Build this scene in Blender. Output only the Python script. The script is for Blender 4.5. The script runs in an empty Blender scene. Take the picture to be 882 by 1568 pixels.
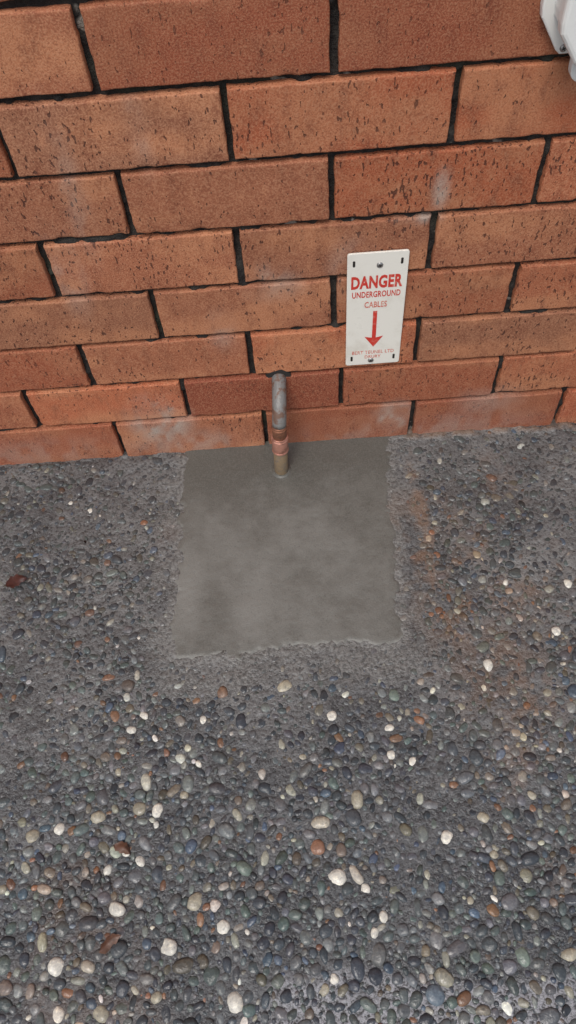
import bpy, math, numpy as np, random
from mathutils import Matrix, Vector, noise
random.seed(7); rng=np.random.default_rng(11)
scene=bpy.context.scene
scene.view_settings.view_transform='Standard'
scene.view_settings.look='None'
scene.view_settings.exposure=0
scene.view_settings.gamma=1

# ------------------------------------------------------------------ helpers
def ss(x,a,b):
    t=np.clip((x-a)/(b-a),0,1); return t*t*(3-2*t)
def vnoise(x,y,seed=0):
    """smooth 2-D value noise, vectorised, range 0..1"""
    x=np.asarray(x,float);y=np.asarray(y,float)
    xi=np.floor(x).astype(np.int64);yi=np.floor(y).astype(np.int64)
    fx=x-xi;fy=y-yi;fx=fx*fx*(3-2*fx);fy=fy*fy*(3-2*fy)
    def h(a,b):
        n=(a*374761393+b*668265263+seed*982451653)&0xFFFFFFFF
        n=((n^(n>>13))*1274126177)&0xFFFFFFFF
        return ((n^(n>>16))&0xFFFF)/65535.
    return (h(xi,yi)*(1-fx)+h(xi+1,yi)*fx)*(1-fy)+(h(xi,yi+1)*(1-fx)+h(xi+1,yi+1)*fx)*fy
def fbm(x,y,seed=0,o=3):
    s=0;a=.5;t=0
    for i in range(o):
        s=s+a*vnoise(x*2**i,y*2**i,seed+i*17);t+=a;a*=.5
    return s/t
def mesh_np(name,V,F,smooth=True,mat=None,cols=None,parent=None):
    me=bpy.data.meshes.new(name)
    V=np.asarray(V,np.float32);F=np.asarray(F,np.int32);k=F.shape[1]
    me.vertices.add(len(V));me.vertices.foreach_set('co',V.ravel())
    me.loops.add(F.size);me.loops.foreach_set('vertex_index',F.ravel())
    me.polygons.add(len(F));me.polygons.foreach_set('loop_start',np.arange(0,F.size,k,dtype=np.int32))
    me.polygons.foreach_set('loop_total',np.full(len(F),k,np.int32))
    me.update(calc_edges=True)
    me.polygons.foreach_set('use_smooth',np.full(len(F),smooth))
    if cols:
        for cn,c in cols.items():
            a=me.color_attributes.new(cn,'FLOAT_COLOR','POINT')
            c4=np.ones((len(V),4),np.float32);c4[:,:c.shape[1]]=c
            a.data.foreach_set('color',c4.ravel())
    ob=bpy.data.objects.new(name,me);scene.collection.objects.link(ob)
    if mat: me.materials.append(mat)
    if parent: ob.parent=parent
    return ob
def gridfaces(nx,ny):
    i=np.arange(nx-1)[:,None]*ny+np.arange(ny-1)[None,:]
    return np.stack([i,i+ny,i+ny+1,i+1],-1).reshape(-1,4)
class NT:
    def __init__(s,name):
        s.m=bpy.data.materials.new(name);s.m.use_nodes=True
        s.t=s.m.node_tree;s.b=s.t.nodes['Principled BSDF']
    def n(s,ty,**k):
        nd=s.t.nodes.new(ty)
        for a,v in k.items(): setattr(nd,a,v)
        return nd
    def l(s,a,b): s.t.links.new(a,b)
    def noise(s,vec,scale,detail=2,rough=.5):
        nd=s.n('ShaderNodeTexNoise');nd.inputs['Scale'].default_value=scale
        nd.inputs['Detail'].default_value=detail;nd.inputs['Roughness'].default_value=rough
        s.l(vec,nd.inputs['Vector']);return nd.outputs['Fac']
    def ramp(s,f,a,b,lo=0,hi=1):
        nd=s.n('ShaderNodeMapRange');nd.inputs['From Min'].default_value=a;nd.inputs['From Max'].default_value=b
        nd.inputs['To Min'].default_value=lo;nd.inputs['To Max'].default_value=hi
        nd.interpolation_type='SMOOTHSTEP';s.l(f,nd.inputs['Value']);return nd.outputs['Result']
    def mix(s,f,a,b,bt='MIX'):
        nd=s.n('ShaderNodeMix',data_type='RGBA',blend_type=bt)
        for inp,v in ((nd.inputs[0],f),(nd.inputs[6],a),(nd.inputs[7],b)):
            if hasattr(v,'is_linked'): s.l(v,inp)
            else: inp.default_value=v if not isinstance(v,tuple) else (*v,1)[:4]
        return nd.outputs[2]
    def math(s,op,a,b=0.):
        nd=s.n('ShaderNodeMath',operation=op)
        for i,v in enumerate((a,b)):
            if hasattr(v,'is_linked'): s.l(v,nd.inputs[i])
            else: nd.inputs[i].default_value=v
        return nd.outputs[0]
    def scale(s,vec,v):
        nd=s.n('ShaderNodeMapping');s.l(vec,nd.inputs['Vector']);nd.inputs['Scale'].default_value=v;return nd.outputs[0]
    def bump(s,h,dist,strength=1,nrm=None):
        nd=s.n('ShaderNodeBump');nd.inputs['Distance'].default_value=dist;nd.inputs['Strength'].default_value=strength
        s.l(h,nd.inputs['Height'])
        if nrm: s.l(nrm,nd.inputs['Normal'])
        return nd.outputs[0]
    def pos(s): return s.n('ShaderNodeTexCoord').outputs['Object']
    def attr(s,name):
        a=s.n('ShaderNodeAttribute',attribute_name=name);q=s.n('ShaderNodeSeparateColor');s.l(a.outputs['Color'],q.inputs[0])
        return a,q

# ------------------------------------------------------------------ materials
def m_brick():
    N=NT('brick_clay');p=N.pos()
    _,sep=N.attr('bcol');_,e2=N.attr('beff')
    mid=N.noise(N.scale(p,(1,1,.5)),48,4,.68)
    c=N.mix(sep.outputs[0],(.41,.112,.048),(.285,.118,.064))
    c=N.mix(e2.outputs[1],c,(.47,.195,.095))
    c=N.mix(N.ramp(mid,.46,.70,0,.65),c,(.19,.060,.031))
    c=N.mix(N.ramp(mid,.44,.28,0,.55),c,(.48,.205,.105))
    c=N.mix(sep.outputs[2],c,(.26,.060,.031))
    fine=N.noise(p,520,2,.65)
    c=N.mix(N.ramp(fine,.44,.66,.0,.45),c,(.53,.27,.155))
    c=N.mix(N.ramp(fine,.48,.30,.0,.45),c,(.14,.043,.027))
    # elongated dark pock marks of the rug-faced brick
    pk=N.noise(N.scale(p,(1.0,1.0,.42)),270,1,.5)
    pm=N.ramp(N.math('ADD',pk,e2.outputs[2]),.680,.725)
    pm=N.math('MULTIPLY',pm,N.math('SUBTRACT',1.,N.math('MULTIPLY',sep.outputs[2],.7)))
    c=N.mix(N.math('MULTIPLY',pm,.78),c,(.060,.021,.015))
    hs=N.n('ShaderNodeHueSaturation');N.l(c,hs.inputs['Color']);N.l(sep.outputs[1],hs.inputs['Value']);c=hs.outputs[0]
    sm=N.math('MULTIPLY',e2.outputs[0],N.ramp(fine,.3,.6,.7,1))
    c=N.mix(sm,c,(.40,.35,.30))
    N.l(c,N.b.inputs['Base Color'])
    N.b.inputs['Roughness'].default_value=.72
    N.b.inputs['Specular IOR Level'].default_value=.3
    h=N.math('SUBTRACT',N.math('ADD',N.math('MULTIPLY',mid,.5),N.math('MULTIPLY',fine,.35)),N.math('MULTIPLY',pm,.7))
    N.l(N.bump(h,.0018,.9),N.b.inputs['Normal'])
    return N.m
def m_mortar():
    N=NT('mortar_dark');p=N.pos()
    a=N.noise(p,60,3,.6);b=N.noise(p,350,2,.6);g=N.noise(p,9,1,.5)
    c=N.mix(N.ramp(a,.4,.7),(.012,.010,.009),(.034,.030,.025))
    c=N.mix(N.ramp(g,.55,.75,0,.5),c,(.035,.048,.025))
    c=N.mix(N.ramp(N.noise(p,38,2,.5),.68,.74,0,.75),c,(.30,.27,.23))
    N.l(c,N.b.inputs['Base Color']);N.b.inputs['Roughness'].default_value=.9
    N.l(N.bump(b,.003,1),N.b.inputs['Normal']);return N.m
def m_ground():
    N=NT('cement_matrix_wet');p=N.pos()
    at,sep=N.attr('gm');_,up=N.attr('gm2')
    a=N.noise(p,14,2,.6);b=N.noise(p,190,3,.7)
    lo=N.mix(N.ramp(a,.35,.68),(.052,.056,.060),(.095,.099,.103))
    hi=N.mix(N.ramp(a,.35,.68),(.118,.118,.116),(.180,.179,.174))
    c=N.mix(up.outputs[0],lo,hi)
    c=N.mix(N.ramp(b,.36,.50,.75,0),c,(.024,.024,.025))
    c=N.mix(N.ramp(b,.54,.70,0,.4),c,(.24,.24,.24))
    c=N.mix(N.math('MULTIPLY',sep.outputs[0],.85),c,N.mix(N.ramp(b,.35,.62),(.105,.104,.098),(.215,.212,.200)))
    c=N.mix(sep.outputs[1],c,(.21,.122,.072))
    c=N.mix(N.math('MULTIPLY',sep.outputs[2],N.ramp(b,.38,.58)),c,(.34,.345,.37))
    vo=N.n('ShaderNodeTexVoronoi');vo.inputs['Scale'].default_value=75;N.l(p,vo.inputs['Vector'])
    far=N.math('SUBTRACT',1.,at.outputs['Alpha'])
    cell=N.mix(N.ramp(vo.outputs['Distance'],.35,.5),N.mix(.75,vo.outputs['Color'],(.09,.1,.11)),(.1,.1,.1))
    c=N.mix(far,c,N.mix(.6,cell,(.10,.105,.11)))
    N.l(c,N.b.inputs['Base Color'])
    N.l(N.ramp(a,.3,.7,.15,.36),N.b.inputs['Roughness'])
    N.l(N.bump(b,.0026,1.),N.b.inputs['Normal']);return N.m
def m_pebble():
    N=NT('river_pebble_wet');p=N.pos()
    at,_=N.attr('pc');c=at.outputs['Color']
    a=N.noise(p,240,3,.7)
    c=N.mix(N.ramp(a,.48,.75,.0,.7),c,N.mix(1.,c,(1.9,1.85,1.7),'MULTIPLY'))
    c=N.mix(N.ramp(a,.46,.28,.0,.7),c,N.mix(1.,c,(.45,.47,.5),'MULTIPLY'))
    N.l(c,N.b.inputs['Base Color'])
    N.l(N.ramp(a,.3,.7,.08,.26),N.b.inputs['Roughness'])
    N.l(N.bump(a,.0010,.8),N.b.inputs['Normal']);return N.m
def m_patch():
    N=NT('fresh_cement');p=N.pos()
    _,sep=N.attr('pt')
    b=N.noise(p,42,4,.6);d=N.noise(p,520,2,.6)
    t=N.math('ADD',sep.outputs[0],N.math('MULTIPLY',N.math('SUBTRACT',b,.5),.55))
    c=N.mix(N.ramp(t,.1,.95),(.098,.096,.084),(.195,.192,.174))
    c=N.mix(N.ramp(d,.4,.7,0,.3),c,(.21,.205,.185))
    c=N.mix(N.ramp(d,.38,.28,0,.5),c,(.06,.06,.055))
    N.l(c,N.b.inputs['Base Color']);N.l(N.ramp(t,.2,.8,.36,.60),N.b.inputs['Roughness'])
    N.l(N.bump(N.math('ADD',b,N.math('MULTIPLY',d,.4)),.0014,.8),N.b.inputs['Normal']);return N.m
def m_simple(name,col,rough=.5,metal=0.,dirt=(.05,.04,.03),da=.25,sc=60,bump=.0004,spec=.5,thr=(.45,.75)):
    N=NT(name);p=N.pos();a=N.noise(p,sc,4,.65)
    c=N.mix(N.ramp(a,thr[0],thr[1],0,da),col,dirt)
    N.l(c,N.b.inputs['Base Color']);N.l(N.ramp(a,.3,.7,rough*.8,min(1,rough*1.25)),N.b.inputs['Roughness'])
    N.b.inputs['Metallic'].default_value=metal;N.b.inputs['Specular IOR Level'].default_value=spec
    N.l(N.bump(N.noise(p,sc*5,2,.6),bump,.8),N.b.inputs['Normal']);return N.m
MB=m_brick();MM=m_mortar();MG=m_ground();MP=m_pebble();MC=m_patch()

# ------------------------------------------------------------------ brick wall
W=.24;H=.086
dxr=[.0038,.0074,-.0036,-.0033,-.0015,-.0049,.0046,-.0025]
wall=bpy.data.objects.new('brick_wall',None);scene.collection.objects.link(wall)
Vs=[];Fs=[];Cs=[];Es=[];off=0
EFF=((.080,.080,.070,1,.8,1.25),(.455,.045,.055,1,.9,1.15),(.482,.462,.030,2.0,.75,.8),(.46,.425,.020,.5,1.6,.8),(.02,.385,.06,1.8,.6,.4),
 (.28,.345,.06,.9,1.3,.4),(.38,.35,.06,1.3,.8,.45),(.15,.56,.05,2.8,.7,.3),(.06,.50,.07,2.8,.5,.3),(.60,.07,.06,.7,1,.35),(-.12,.42,.08,1.4,.7,.3),(.20,.26,.05,1.5,.8,.3),
 (.12,.02,.09,.5,1.6,.45),(.5,.015,.12,.4,1.8,.4),(-.15,.02,.12,.5,1.8,.3))
def brick(x0,x1,z0,z1,step,col,seed):
    global off
    e=[0,0,.0007,.0016,.003,.0055]
    def axis(a,b):
        L=b-a;n=max(2,int((L-.011)/step))
        return np.array([a+q for q in e]+list(np.linspace(a+.0055,b-.0055,n+1)[1:-1])+[b-q for q in e[::-1]])
    xs=axis(x0,x1);zs=axis(z0,z1);nx,nz=len(xs),len(zs)
    X,Z=np.meshgrid(xs,zs,indexing='ij')
    ex=np.minimum(X-x0,x1-X);ez=np.minimum(Z-z0,z1-Z)
    r=.0019
    n1=fbm(X*160+seed*3.1,Z*160,3,3);chip=ss(fbm(X*55+seed*7.7,Z*55,9,2),.68,.82)
    rr=r*(.5+1.0*n1)+.004*chip
    def prof(q): 
        q=np.clip(q,0,rr);return rr-np.sqrt(np.maximum(rr*rr-(rr-q)**2,0))
    Y=np.maximum(prof(ex),prof(ez))
    Y=Y+(fbm(X*45+seed,Z*30,5,3)-.5)*.0018+(seed%7-3)*.0004
    jx=(fbm(Z*90+seed*2,X*3,21,3)-.5)*.0026;jz=(fbm(X*80+seed*5,Z*3,31,3)-.5)*.0024
    wx=1-ss(ex,0,.01);wz=1-ss(ez,0,.01)
    eff=np.zeros_like(X);en=ss(fbm(X*45,Z*32,51,4),.34,.60)*.8+.2
    for (cx,cz,rad,sx,sz,k) in EFF:
        eff=np.maximum(eff,k*(1-ss(np.hypot((X-cx)*sx,(Z-cz)*sz),0,rad)))
    eff=np.clip(eff*en,0,.9)
    warm=ss(fbm(X*9+seed,Z*22,53,3),.42,.7)*.75
    dens=(fbm(X*16+seed,Z*16,55,2)-.5)*.16+((seed*37)%100/100-.5)*.06
    X=X+jx*wx;Z=Z+jz*wz
    Y[0,:]=Y[-1,:]=.03;Y[:,0]=Y[:,-1]=.03
    V=np.stack([X,Y,Z],-1).reshape(-1,3)
    Vs.append(V);Fs.append(gridfaces(nx,nz)+off);Cs.append(np.tile(col,(len(V),1)))
    Es.append(np.stack([eff,warm,dens],-1).reshape(-1,3));off+=len(V)
rb=random.Random(3)
special={(1,.5):(.3,.90,.85),(1,-.5):(.15,1.14,0),(0,1.0):(.35,.86,.5),(0,2.0):(.2,.84,.5),(1,1.5):(.3,.9,.3),(7,1.5):(.25,.86,.5),(7,.5):(.2,.88,.45),
 (5,-.5):(.75,1.0,0),(4,0.):(.6,1.1,0),(3,.5):(.75,1.02,0),(3,-.5):(.95,1.,0),(2,0.):(.6,1.05,0),(4,1.0):(.8,.97,0),(5,.5):(.7,1.0,0),(4,2.0):(.7,1.0,0)}
for r in range(28):
    dx=dxr[r] if r<8 else rb.uniform(-.004,.004)
    z0=r*H+(.0042 if r else -.02);z1=(r+1)*H-.0042
    for n in range(-10,13):
        xl=W*(n+.5*(r%2))
        g=.0039+rb.uniform(-.0006,.0012)
        t=rb.uniform(-.0007,.0007)
        mixv=min(1,max(0,rb.gauss(.45,.34)));val=rb.uniform(.84,1.10);red=max(0,rb.uniform(-.8,.45))
        k=(r,n+.5*(r%2))
        if k in special: mixv,val,red=special[k]
        near=r<11 and -.8<xl<1.2
        brick(xl+dx+g,xl+dx+W-g,z0+t,z1+t+rb.uniform(-.0006,.0006),.005 if near else .03,(mixv,val,red),rb.randint(1,900))
mesh_np('bricks',np.vstack(Vs),np.vstack(Fs),True,MB,{'bcol':np.vstack(Cs),'beff':np.vstack(Es)},wall)
xs=np.concatenate([np.linspace(-2.35,-.7,40),np.arange(-.69,1.2,.004),np.linspace(1.21,2.9,40)])
zs=np.concatenate([np.arange(-.05,.95,.004),np.linspace(.96,2.40,60)])
X,Z=np.meshgrid(xs,zs,indexing='ij')
Y=.0100+(fbm(X*120,Z*120,41,3)-.5)*.006
Y=Y-.006*ss(fbm(X*40,Z*40,47,2),.64,.76)
mesh_np('mortar',np.stack([X,Y,Z],-1).reshape(-1,3),gridfaces(len(xs),len(zs)),True,MM,None,wall)

# ------------------------------------------------------------------ patch outline
def sd_patch(x,y):
    """signed distance-like: >0 inside"""
    xl=.100-.008*ss(-y,.05,.35)+(fbm(y*45,y*0+2.,61,3)-.5)*.016
    xr=.452-.018*ss(-y,.02,.1)+.005*np.sin(-y*14)+(fbm(y*40,y*0+7.,67,3)-.5)*.020
    yb=-.372+(fbm(x*30,x*0+3.,71,3)-.5)*.026
    cr=.02
    dx=np.minimum(x-xl,xr-x);dy=y-yb
    return np.where((dx<cr)&(dy<cr),cr-np.hypot(cr-np.minimum(dx,cr),cr-np.minimum(dy,cr)),np.minimum(dx,dy))
def rust_f(X,Y):
    r=ss(.17-np.abs(X-.56)-.3*np.abs(Y+.28),0,.12)*ss(fbm(X*13,Y*13,87,3),.42,.64)*.42
    r=np.maximum(r,ss(.030-np.abs(X-.480)-.15*np.abs(Y+.2)-(fbm(Y*30,X*9,86,2)-.5)*.03,0,.02)*.58)
    r=np.maximum(r,ss(.05-np.hypot(X-.50,(Y+.33)*.8),0,.03)*.55)
    r=np.maximum(r,ss(.10-np.hypot(X-.56,(Y+.45)*.7),0,.08)*.35)
    r=np.maximum(r,ss(fbm(X*6,Y*6,89,3),.60,.75)*.2)
    return r

# ------------------------------------------------------------------ ground sheet
fx=np.arange(-.62,1.22,.004);fy=np.arange(-1.25,.012,.004)
xs=np.concatenate([[-60,-20,-6,-2.5,-1.2,-.8],fx,[1.5,2,3.5,8,20,60]])
ys=np.concatenate([[-60,-20,-6,-3,-1.8,-1.4],fy,[.1,1,4]])
X,Y=np.meshgrid(xs,ys,indexing='ij')
inner=(X>-.62)&(X<1.22)&(Y>-1.25)
sd=sd_patch(X,Y)
Z=(fbm(X*130,Y*130,81,3)-.5)*.0040+(fbm(X*9,Y*9,83,2)-.5)*.0024
Z=np.where(inner,Z,0)
smear=ss(sd,-.060,-.002)*ss(fbm(X*28,Y*28,85,3),.30,.62)
smear=np.maximum(smear,ss(sd,-.014,.0))
botz=ss(-sd,.0,.012)*ss(.08+sd,0,.05)*ss(Y,-.48,-.43)*ss(-Y,.36,.385)*ss(X,.05,.1)*ss(.5-X,0,.07)*(.5+.5*ss(fbm(X*22,Y*22,93,3),.35,.6))
smear=np.clip(np.maximum(smear,botz*.85),0,1)
Z=Z+smear*.0010
Z=np.where(sd>.014,-.012,Z)
rust=rust_f(X,Y)*ss(fbm(X*60,Y*60,88,3),.34,.58)
foot=ss(Y,-.014,-.006)*ss(fbm(X*60,Y*60,90,3),.3,.55)
rust=np.maximum(rust,foot*ss(X,.45,.5)*.6)
Z=Z+foot*.004*ss(X,.44,.5)-foot*.003*ss(.44-X,0,.05)
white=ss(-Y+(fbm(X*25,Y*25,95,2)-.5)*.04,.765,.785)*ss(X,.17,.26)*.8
upm=ss(Y,-.75,-.25)*(.5+.5*ss(fbm(X*8,Y*8,91,2),.35,.65))
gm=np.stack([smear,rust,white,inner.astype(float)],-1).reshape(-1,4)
gm2=np.stack([upm,upm,upm],-1).reshape(-1,3)
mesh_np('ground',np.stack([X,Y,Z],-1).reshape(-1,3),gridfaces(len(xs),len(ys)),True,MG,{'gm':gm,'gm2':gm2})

# ------------------------------------------------------------------ pebbles
import bmesh
bm=bmesh.new();bmesh.ops.create_icosphere(bm,subdivisions=2,radius=1)
bv=np.array([v.co[:] for v in bm.verts]);bf=np.array([[v.index for v in f.verts] for f in bm.faces]);bm.free()
bv=bv/np.linalg.norm(bv,axis=1)[:,None]
fk=bv[bf].mean(1)[:,2]>-.35;bf=bf[fk]      # buried undersides are not needed
cell=.02;gr={}
pts=[]
def tryadd(x,y,r,k,kind):
    i,j=int(x//cell),int(y//cell)
    for a in (i-1,i,i+1):
        for b in (j-1,j,j+1):
            for (qx,qy,qr) in gr.get((a,b),()):
                if (qx-x)**2+(qy-y)**2<(k*(qr+r))**2: return False
    gr.setdefault((i,j),[]).append((x,y,r));pts.append((x,y,r,kind));return True
feat="0.538,-0.408,11;-0.029,-0.74,13;0.101,-0.726,13;0.037,-0.684,12;0.448,-0.627,12;0.305,-0.665,14;0.338,-0.68,10;0.18,-0.787,15;-0.042,-0.589,10;0.083,-0.574,10;0.141,-0.46,7;0.058,-0.448,8;0.043,-0.467,8;0.315,-0.466,9;0.39,-0.487,7;0.416,-0.533,8;0.587,-0.284,6;0.642,-0.366,9;0.675,-0.292,10;0.358,-0.71,8;0.345,-0.725,7;0.294,-0.769,7;0.282,-0.778,8;0.136,-0.518,6;0.39,-0.522,8;0.023,-0.64,8;0.064,-0.633,8;0.045,-0.622,6;-0.047,-0.107,6;-0.081,-0.089,5;-0.031,-0.118,5;0.06,-0.57,11;0.006,-0.578,12;0.166,-0.71,11;0.565,-0.758,12;-0.077,-0.595,11;0.089,-0.777,9;0.027,-0.788,12;-0.109,-0.655,9;0.509,-0.324,7;0.671,-0.175,5;0.5,-0.65,7;0.462,-0.698,6;0.499,-0.173,6;0.494,-0.606,11;0.611,-0.453,9;0.605,-0.481,8;0.272,-0.518,6;0.117,-0.557,7;0.029,-0.522,7"
for k,s in enumerate(feat.split(';')):
    x,y,r=map(float,s.split(','))
    kind='white' if k<34 and k not in (22,31,32) else 'tan'
    tryadd(x,y,r*.00076,.3,kind)
for s,kind in (((0.253,-0.421,14),'tan'),((0.404,-0.443,12),'green'),((-0.052,-0.168,7),'black'),((0.407,-0.791,15),'blue'),((0.042,-0.136,8),'rust'),((0.338,-0.576,14),'tan'),((0.134,-0.681,14),'tan'),((0.194,-0.648,13),'green'),((0.511,-0.758,13),'green')):
    tryadd(s[0],s[1],s[2]*.00072,.3,kind)
x0,x1,y0,y1=-.6,1.2,-1.23,-.006
def spread(n,ra,rb_,k,region=None):
    for _ in range(n):
        if region: x=random.uniform(region[0],region[1]);y=random.uniform(region[2],region[3])
        else: x=random.uniform(x0,x1);y=random.uniform(y0,y1)
        f=1+.08*min(1,max(0,(-y-.4)/.3))
        tryadd(x,y,random.uniform(ra,rb_)*f,k,None)
R2=(-.32,.87,-.9,-.006)
spread(900,.0078,.0100,1.0)
spread(26000,.0050,.0073,.92)
spread(80000,.0034,.0048,.90)
spread(80000,.0022,.0032,.91,R2)
P=np.array([(a,b,c) for a,b,c,_ in pts]);kinds=[k for *_,k in pts]
sdp=sd_patch(P[:,0],P[:,1])
keep=(sdp<-P[:,2]*.2)
near=ss(sdp,-.060,-.003)
low=((P[:,1]<-.36)&(P[:,1]>-.41)&(P[:,0]>.09)&(P[:,0]<.45))
fil=np.array([k is None for k in kinds])
rnd=rng.random(len(P))
keep&=~(fil&(rnd<near*.25)&(sdp>-.05))
keep&=~(fil&low&(rnd<.25))
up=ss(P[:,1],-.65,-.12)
lait=fbm(P[:,0]*14,P[:,1]*14,99,3)
keep&=~(fil&(rnd<up*.25*ss(lait,.30,.6)+.02))
P=P[keep];kinds=[k for k,q in zip(kinds,keep) if q];near=near[keep];up=up[keep];lait=lait[keep]
n=len(P)
pal={'white':(.62,.60,.53),'tan':(.31,.285,.22),'green':(.16,.20,.17),'black':(.012,.012,.013),'blue':(.13,.165,.20),'rust':(.20,.10,.06)}
names=[(.28,(.048,.057,.066)),(.49,(.094,.102,.106)),(.64,(.082,.104,.098)),(.78,(.155,.163,.160)),(.845,(.130,.112,.088)),(.872,(.18,.10,.062)),(.92,(.070,.098,.135)),(.970,(.24,.23,.19)),(.990,(.36,.345,.29)),(1.01,(.57,.56,.50))]
col=np.zeros((n,3));rr=rng.random(n);ru=rust_f(P[:,0],P[:,1])
for i in range(n):
    if kinds[i]: c=np.array(pal[kinds[i]])*rng.uniform(.85,1.1)
    else:
        for t,cc in names:
            if rr[i]<t: c=np.array(cc);break
        c=c*rng.uniform(.6,1.45)*(1+rng.uniform(-.06,.06,3))
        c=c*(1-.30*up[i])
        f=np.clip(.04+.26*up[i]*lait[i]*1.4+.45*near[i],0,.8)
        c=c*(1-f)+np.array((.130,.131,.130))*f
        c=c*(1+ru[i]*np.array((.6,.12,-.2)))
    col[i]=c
ang=rng.random(n)*math.pi;asp=rng.uniform(1.0,1.8,n);asp[[i for i in range(n) if kinds[i]]]=rng.uniform(1,1.4,sum(1 for k in kinds if k))
a=P[:,2]*np.sqrt(asp)*1.10;b=P[:,2]/np.sqrt(asp)*1.10;c=P[:,2]*rng.uniform(.34,.55,n)
fg=ss(-P[:,1],.30,.65)       # more stone relief away from the wall, where feet have worn the cement off
prot=np.where([k is not None for k in kinds],.34,rng.uniform(.09,.34,n)+.10*fg)*P[:,2]
prot=prot*(1-.5*near)*(1-.10*up)
dirs=rng.normal(size=(n,5,3));dirs/=np.linalg.norm(dirs,axis=2)[:,:,None]
S=np.ones((n,len(bv)))
for q in range(5):
    dt=np.einsum('vk,nk->nv',bv,dirs[:,q])
    S-=.25*np.clip(dt-.45,0,1)/.55*rng.random((n,1))
    S+=.045*np.sin(dt*3.1+q)
L=bv[None]*S[...,None]
L=np.sign(L)*np.abs(L)**.86
lx=L[...,0]*a[:,None];ly=L[...,1]*b[:,None];lz=L[...,2]*c[:,None]
ca,sa=np.cos(ang)[:,None],np.sin(ang)[:,None]
tx=rng.uniform(-.28,.28,(n,1))
gx=lx*ca-ly*sa;gy=lx*sa+ly*ca;gz=lz+gx*tx
V=np.stack([gx+P[:,0:1],gy+P[:,1:2],gz+(prot-c)[:,None]],-1).reshape(-1,3)
F=(bf[None]+(np.arange(n)*len(bv))[:,None,None]).reshape(-1,3)
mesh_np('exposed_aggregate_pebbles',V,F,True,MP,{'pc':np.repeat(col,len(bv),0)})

# ------------------------------------------------------------------ concrete patch
xs=np.arange(.06,.49,.002);ys=np.arange(-.41,.0065,.002)
X,Y=np.meshgrid(xs,ys,indexing='ij');sd0=sd_patch(X,Y);sd=sd0+(fbm(X*110,Y*110,101,3)-.5)*.014
Z=-.010+.0120*ss(sd,-.014,.010)+.0008*ss(sd,.004,.03)+(fbm(X*14,Y*20,103,3)-.5)*.0014+(fbm(X*160,Y*160,105,2)-.5)*.0006
Z-=.0016*np.exp(-((Y+.371)/.004)**2)*(fbm(X*40,Y*40,107,2)>.5)
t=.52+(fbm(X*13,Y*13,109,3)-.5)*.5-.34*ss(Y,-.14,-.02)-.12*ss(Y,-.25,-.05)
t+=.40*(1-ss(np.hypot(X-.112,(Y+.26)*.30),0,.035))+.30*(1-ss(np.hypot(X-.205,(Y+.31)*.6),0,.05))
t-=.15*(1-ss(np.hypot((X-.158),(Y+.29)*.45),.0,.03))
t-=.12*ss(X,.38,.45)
t+=.55*(1-ss(sd0,0,.012))*ss(-Y,.34,.36)*ss(fbm(X*40,Y*40,113,2),.35,.6)  # highlight on the lower lip, painted into the cement tone
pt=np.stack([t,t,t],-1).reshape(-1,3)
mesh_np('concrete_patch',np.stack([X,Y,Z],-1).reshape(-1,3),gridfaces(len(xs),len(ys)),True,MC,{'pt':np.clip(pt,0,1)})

# ------------------------------------------------------------------ generic builders
def tube(name,path,radii,mat,parent,seg=28,cap=True):
    V=[];F=[]
    path=[Vector(p) for p in path]
    up=Vector((1,0,0))
    for i,p in enumerate(path):
        t=(path[min(i+1,len(path)-1)]-path[max(i-1,0)]).normalized()
        u=(up-t*up.dot(t)).normalized();v=t.cross(u)
        for k in range(seg):
            an=2*math.pi*k/seg;V.append(p+(u*math.cos(an)+v*math.sin(an))*radii[i])
    for i in range(len(path)-1):
        for k in range(seg):
            F.append((i*seg+k,i*seg+(k+1)%seg,(i+1)*seg+(k+1)%seg,(i+1)*seg+k))
    me=bpy.data.meshes.new(name);
    if cap: F+= [tuple(range(seg))[::-1],tuple(range((len(path)-1)*seg,len(path)*seg))]
    me.from_pydata([tuple(v) for v in V],[],F);me.update()
    for q in me.polygons:q.use_smooth=len(q.vertices)==4
    me.materials.append(mat);ob=bpy.data.objects.new(name,me);scene.collection.objects.link(ob);ob.parent=parent
    return ob
def outline_plate(name,pts2,y0,y1,mat,parent,bev=0.,seg=2):
    """extrude an XZ outline between wall distances y0 (back) and y1 (front)"""
    bm=bmesh.new();vs=[bm.verts.new((x,y0,z)) for x,z in pts2];f=bm.faces.new(vs)
    ex=bmesh.ops.extrude_face_region(bm,geom=[f])
    nv=[g for g in ex['geom'] if isinstance(g,bmesh.types.BMVert)]
    bmesh.ops.translate(bm,verts=nv,vec=(0,y1-y0,0));bm.normal_update()
    if bev:
        es=[e for e in bm.edges if all(abs(v.co.y-y1)<1e-6 for v in e.verts)]
        bmesh.ops.bevel(bm,geom=es,offset=bev,segments=seg,affect='EDGES',profile=.5)
    bmesh.ops.recalc_face_normals(bm,faces=bm.faces)
    me=bpy.data.meshes.new(name);bm.to_mesh(me);bm.free();me.materials.append(mat)
    ob=bpy.data.objects.new(name,me);scene.collection.objects.link(ob);ob.parent=parent;return ob
def rrect(x0,x1,z0,z1,r,n=6):
    o=[]
    for cx,cz,a0 in ((x1-r,z1-r,0),(x0+r,z1-r,90),(x0+r,z0+r,180),(x1-r,z0+r,270)):
        for k in range(n+1):
            an=math.radians(a0+90*k/n);o.append((cx+r*math.cos(an),cz+r*math.sin(an)))
    return o
def empty(name):
    e=bpy.data.objects.new(name,None);scene.collection.objects.link(e);return e

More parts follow.
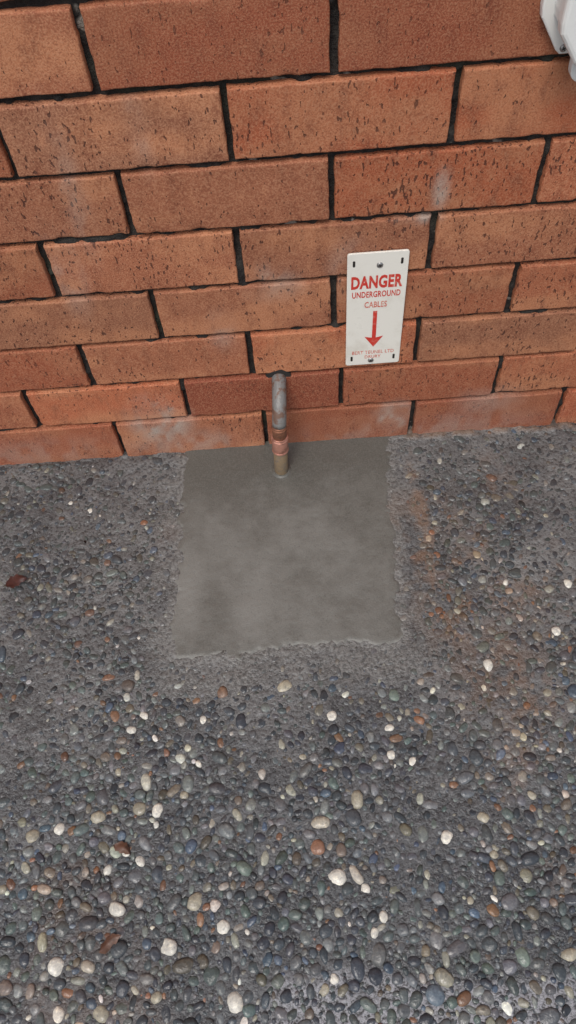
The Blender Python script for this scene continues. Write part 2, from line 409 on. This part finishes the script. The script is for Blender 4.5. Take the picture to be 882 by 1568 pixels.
# ------------------------------------------------------------------ pipe
pipe=empty('copper_pipe')
m_grey=m_simple('weathered_grey_pipe',(.20,.195,.185),.5,.15,(.15,.075,.045),.85,60,.0010,thr=(.48,.60))
m_cop=m_simple('copper_pink',(.64,.31,.23),.38,.55,(.16,.07,.045),.7,90,.0005)
m_copd=m_simple('copper_tarnished',(.30,.13,.075),.45,.5,(.09,.05,.035),.8,110,.0006)
m_tail=m_simple('cement_smeared_copper',(.24,.17,.10),.6,.15,(.13,.12,.11),.9,90,.0008)
B=[Vector(q) for q in ((.2740,.022,.170),(.2738,-.004,.1625),(.2720,-.046,.150),(.2692,-.0545,.118))]
path=[B[0],B[1]]
for k in range(1,13):                      # smooth bend
    t=k/12;path.append((1-t)**2*B[1]+2*(1-t)*t*B[2]+t*t*B[3])
tube('grey_bend',path,[.0108]*len(path),m_grey,pipe)
def seg(name,z0,z1,r,mat,fl=0):
    def at(z): return Vector((.2655+.0035*(z/.116),-.0555+.001*(z/.116),z))
    zz=[z0,z0+.0008,z1-.0008,z1];rr=[r-.0006,r,r,r-.0006]
    tube(name,[at(z) for z in zz],rr,mat,pipe)
seg('tarnished_section',.094,.120,.0112,m_copd)
seg('solder_ring',.113,.1155,.0121,m_copd)
seg('coupling',.060,.094,.0126,m_cop)
seg('coupling_ring_top',.086,.0895,.0133,m_cop)
seg('coupling_ring_bottom',.058,.0620,.0131,m_cop)
seg('tail_into_concrete',-.03,.060,.0112,m_tail)
tube('cement_collar',[(.2655,-.0555,-.002),(.2655,-.0555,.0034),(.2655,-.0555,.0046)],[.018,.0160,.0118],MC,pipe)
hole=m_simple('painted_hole_shadow',(.02,.018,.016),.95,0,(.05,.04,.03),.3)  # near-black colour for a solid disc, paints the shadow of the pipe hole
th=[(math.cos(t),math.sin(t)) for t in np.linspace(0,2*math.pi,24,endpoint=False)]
outline_plate('hole_shadow_disc',[(.2740+.0180*cx*(1+.12*math.sin(3*i)),.167+.0145*cz*(1+.1*math.cos(5*i))) for i,(cx,cz) in enumerate(th)],.02,-.0012,hole,pipe)

# ------------------------------------------------------------------ danger sign
sign=empty('danger_sign')
m_sw=m_simple('sign_enamel_white',(.80,.77,.69),.32,0,(.42,.36,.26),.35,25,.0001,thr=(.5,.8))
m_red=m_simple('sign_red_ink',(.60,.045,.03),.4,0,(.72,.35,.28),.5,120,.0001,thr=(.5,.7))
m_pink=m_simple('sign_faded_red_ink',(.62,.13,.09),.45,0,(.75,.5,.4),.7,160,.0001,thr=(.45,.65))
m_slot=m_simple('slot_dark',(.02,.015,.012),.9)
m_screw=m_simple('screw_steel',(.35,.34,.33),.35,.8,(.08,.05,.03),.6,200)
SX0,SX1,SZ0,SZ1=.3735,.4515,.1845,.3845
outline_plate('plate',rrect(SX0,SX1,SZ0,SZ1,.0035),-.0025,-.0050,m_sw,sign,.0006)
def flat(name,pts2,y,mat,parent):
    me=bpy.data.meshes.new(name);me.from_pydata([(x,y,z) for x,z in pts2],[],[tuple(range(len(pts2)))]);me.update()
    me.materials.append(mat);ob=bpy.data.objects.new(name,me);scene.collection.objects.link(ob);ob.parent=parent;return ob
yf=-.0053
for i,(cx,cz) in enumerate(((SX0+.0085,SZ1-.0155),(SX1-.0085,SZ1-.0150),(SX0+.0085,SZ0+.0135),(SX1-.0085,SZ0+.0135))):
    flat('slot_%d'%(i+1),rrect(cx-.0016,cx+.0016,cz-.0048,cz+.0048,.0015),yf,m_slot,sign)
def screw(name,x,z,r,y,parent,mat=m_screw):
    tube(name,[(x,y+.003,z),(x,y-.0008,z),(x,y-.0018,z)],[r,r,r*.6],mat,parent,20)
    for an in (0.5,0.5+math.pi/2):
        dx,dz=math.cos(an)*r*.55,math.sin(an)*r*.55;px,pz=-math.sin(an)*r*.12,math.cos(an)*r*.12
        flat(name+'_slot',[(x-dx-px,z-dz-pz),(x+dx-px,z+dz-pz),(x+dx+px,z+dz+pz),(x-dx+px,z-dz+pz)],y-.0020-.0002*(an>1),m_slot,parent)
screw('screw_top',.4150,SZ1-.0195,.0042,-.005,sign);screw('screw_bottom',.4100,SZ0+.0085,.0042,-.005,sign)
def text(name,s,xc,z0,z1,w,bold,mat,parent,y=yf):
    cu=bpy.data.curves.new(name+'_c','FONT');cu.body=s;cu.offset=bold;cu.resolution_u=3;cu.space_character=1.06
    ob=bpy.data.objects.new(name+'_t',cu);scene.collection.objects.link(ob)
    dg=bpy.context.evaluated_depsgraph_get();me=bpy.data.meshes.new_from_object(ob.evaluated_get(dg))
    bpy.data.objects.remove(ob)
    co=np.array([v.co[:] for v in me.vertices]);mn=co.min(0);mx=co.max(0)
    for v in me.vertices:
        v.co=((v.co.x-mn[0])/(mx[0]-mn[0])*w+xc-w/2,y,(v.co.y-mn[1])/(mx[1]-mn[1])*(z1-z0)+z0)
    me.materials.clear();me.materials.append(mat);me.name=name
    o=bpy.data.objects.new(name,me);scene.collection.objects.link(o);o.parent=parent
xc=.4125
text('text_danger','DANGER',xc,.3275,.3490,.0670,.040,m_red,sign)
text('text_underground','UNDERGROUND',xc,.3125,.3230,.0640,.022,m_red,sign)
text('text_cables','CABLES',xc,.2945,.3050,.0300,.020,m_pink,sign)
flat('arrow_shaft',[(xc-.0028,.238),(xc+.0028,.238),(xc+.0028,.288),(xc-.0028,.288)],yf,m_red,sign)
flat('arrow_head',[(xc-.0130,.2410),(xc,.2205),(xc+.0130,.2410),(xc+.0030,.2385),(xc-.0030,.2385)],yf-.0002,m_red,sign)
text('text_supplier','BERT TEUNEL LTD',xc,.2065,.2130,.0600,.012,m_pink,sign)
text('text_town','DRURY',xc,.1975,.2035,.0230,.012,m_pink,sign)

# ------------------------------------------------------------------ white box (upper right)
box=empty('electrical_box')
m_pl=m_simple('white_plastic',(.74,.74,.71),.38,0,(.35,.33,.27),.25,30,.0002,thr=(.55,.85))
def bxo(i,rz=0):
    xl,xr,zb,zt=.5525+i,.86-i,.611+i*.8,1.02-i
    return [(xr,zb),(xr,zt),(xl,zt),(xl,.655+i*.3),(xl+.0015,.646+i*.3),(.5745+i*.8,zb+.004),(.579+i*.8,zb)]
outline_plate('back_flange',bxo(0),-.001,-.010,m_pl,box,.002)
outline_plate('body',bxo(.011),-.0102,-.036,m_pl,box,.005,3)
outline_plate('lid',bxo(.008),-.0362,-.050,m_pl,box,.005,3)
pts2=[(.590,.640)]+[(.604+.0130*math.cos(math.radians(180+180*k/12)),.600+.0130*math.sin(math.radians(180+180*k/12))) for k in range(13)]+[(.6180,.640)]
outline_plate('lug',pts2,-.0105,-.020,m_pl,box,.0014)
screw('flange_screw',.5815,.6175,.0036,-.0105,box)

# ------------------------------------------------------------------ dead leaves
m_leaf=m_simple('dead_leaf_wet',(.075,.028,.022),.35,0,(.03,.012,.01),.7,150,.0006)
m_leaf2=m_simple('dead_leaf_brown',(.13,.065,.042),.4,0,(.05,.03,.02),.7,150,.0006)
def leaf(x,y,L,Wd,rot,mat,seed):
    V=[];F=[];nu,nv=13,7
    for i in range(nu):
        t=i/(nu-1);w=Wd*math.sin(math.pi*t**.8)**.8*(1+.18*math.sin(t*23+seed))+.0004
        for j in range(nv):
            s=j/(nv-1)*2-1
            lx=(t-.5)*L;ly=s*w/2+.15*L*math.sin(t*2.5)
            z=.0045+.0035*abs(s)**1.5*math.sin(3*t+seed)+.0018*math.sin(7*t+seed*2)+.002*(1-abs(s))
            c_,s_=math.cos(rot),math.sin(rot)
            V.append((x+lx*c_-ly*s_,y+lx*s_+ly*c_,z))
    for i in range(nu-1):
        for j in range(nv-1): F.append((i*nv+j,(i+1)*nv+j,(i+1)*nv+j+1,i*nv+j+1))
    me=bpy.data.meshes.new('dead_leaf');me.from_pydata(V,[],F);me.update()
    for q in me.polygons:q.use_smooth=True
    me.materials.append(mat);ob=bpy.data.objects.new('dead_leaf',me);scene.collection.objects.link(ob)
leaf(-.147,-.232,.032,.020,.3,m_leaf,1.)
leaf(.040,-.619,.024,.013,-.6,m_leaf2,2.)
leaf(.035,-.722,.030,.014,.5,m_leaf2,4.)

# ------------------------------------------------------------------ camera
cam=bpy.data.cameras.new('camera');co=bpy.data.objects.new('camera',cam);scene.collection.objects.link(co)
cam.sensor_fit='VERTICAL';cam.sensor_height=24;cam.lens=1161.5/1568*24;cam.clip_start=.01;cam.clip_end=300
M=Matrix(((0.99739,0.06962,0.01903),(-0.04887,0.8455,-0.53173),(-0.05311,0.52942,0.8467)))
q=M.to_quaternion();co.rotation_mode='QUATERNION';co.rotation_quaternion=q;co.location=(.2952,-.7758,1.0198)
scene.camera=co

# ------------------------------------------------------------------ light
w=bpy.data.worlds.new('World');scene.world=w;w.use_nodes=True;nt=w.node_tree
bg=nt.nodes['Background'];sky=nt.nodes.new('ShaderNodeTexSky');sky.sky_type='NISHITA';sky.sun_disc=False
el,az=math.radians(58),math.radians(200)
sky.sun_elevation=el;sky.sun_rotation=az;sky.air_density=1;sky.dust_density=3
hs=nt.nodes.new('ShaderNodeHueSaturation');hs.inputs['Saturation'].default_value=.6
nt.links.new(sky.outputs[0],hs.inputs['Color']);nt.links.new(hs.outputs[0],bg.inputs['Color']);bg.inputs['Strength'].default_value=.15
sl=bpy.data.lights.new('sun','SUN');sl.energy=1.4;sl.angle=math.radians(22);sl.color=(1,.96,.91)
so=bpy.data.objects.new('sun',sl);scene.collection.objects.link(so)
d=Vector((math.sin(az)*math.cos(el),math.cos(az)*math.cos(el),math.sin(el)))
so.rotation_euler=d.to_track_quat('Z','Y').to_euler()
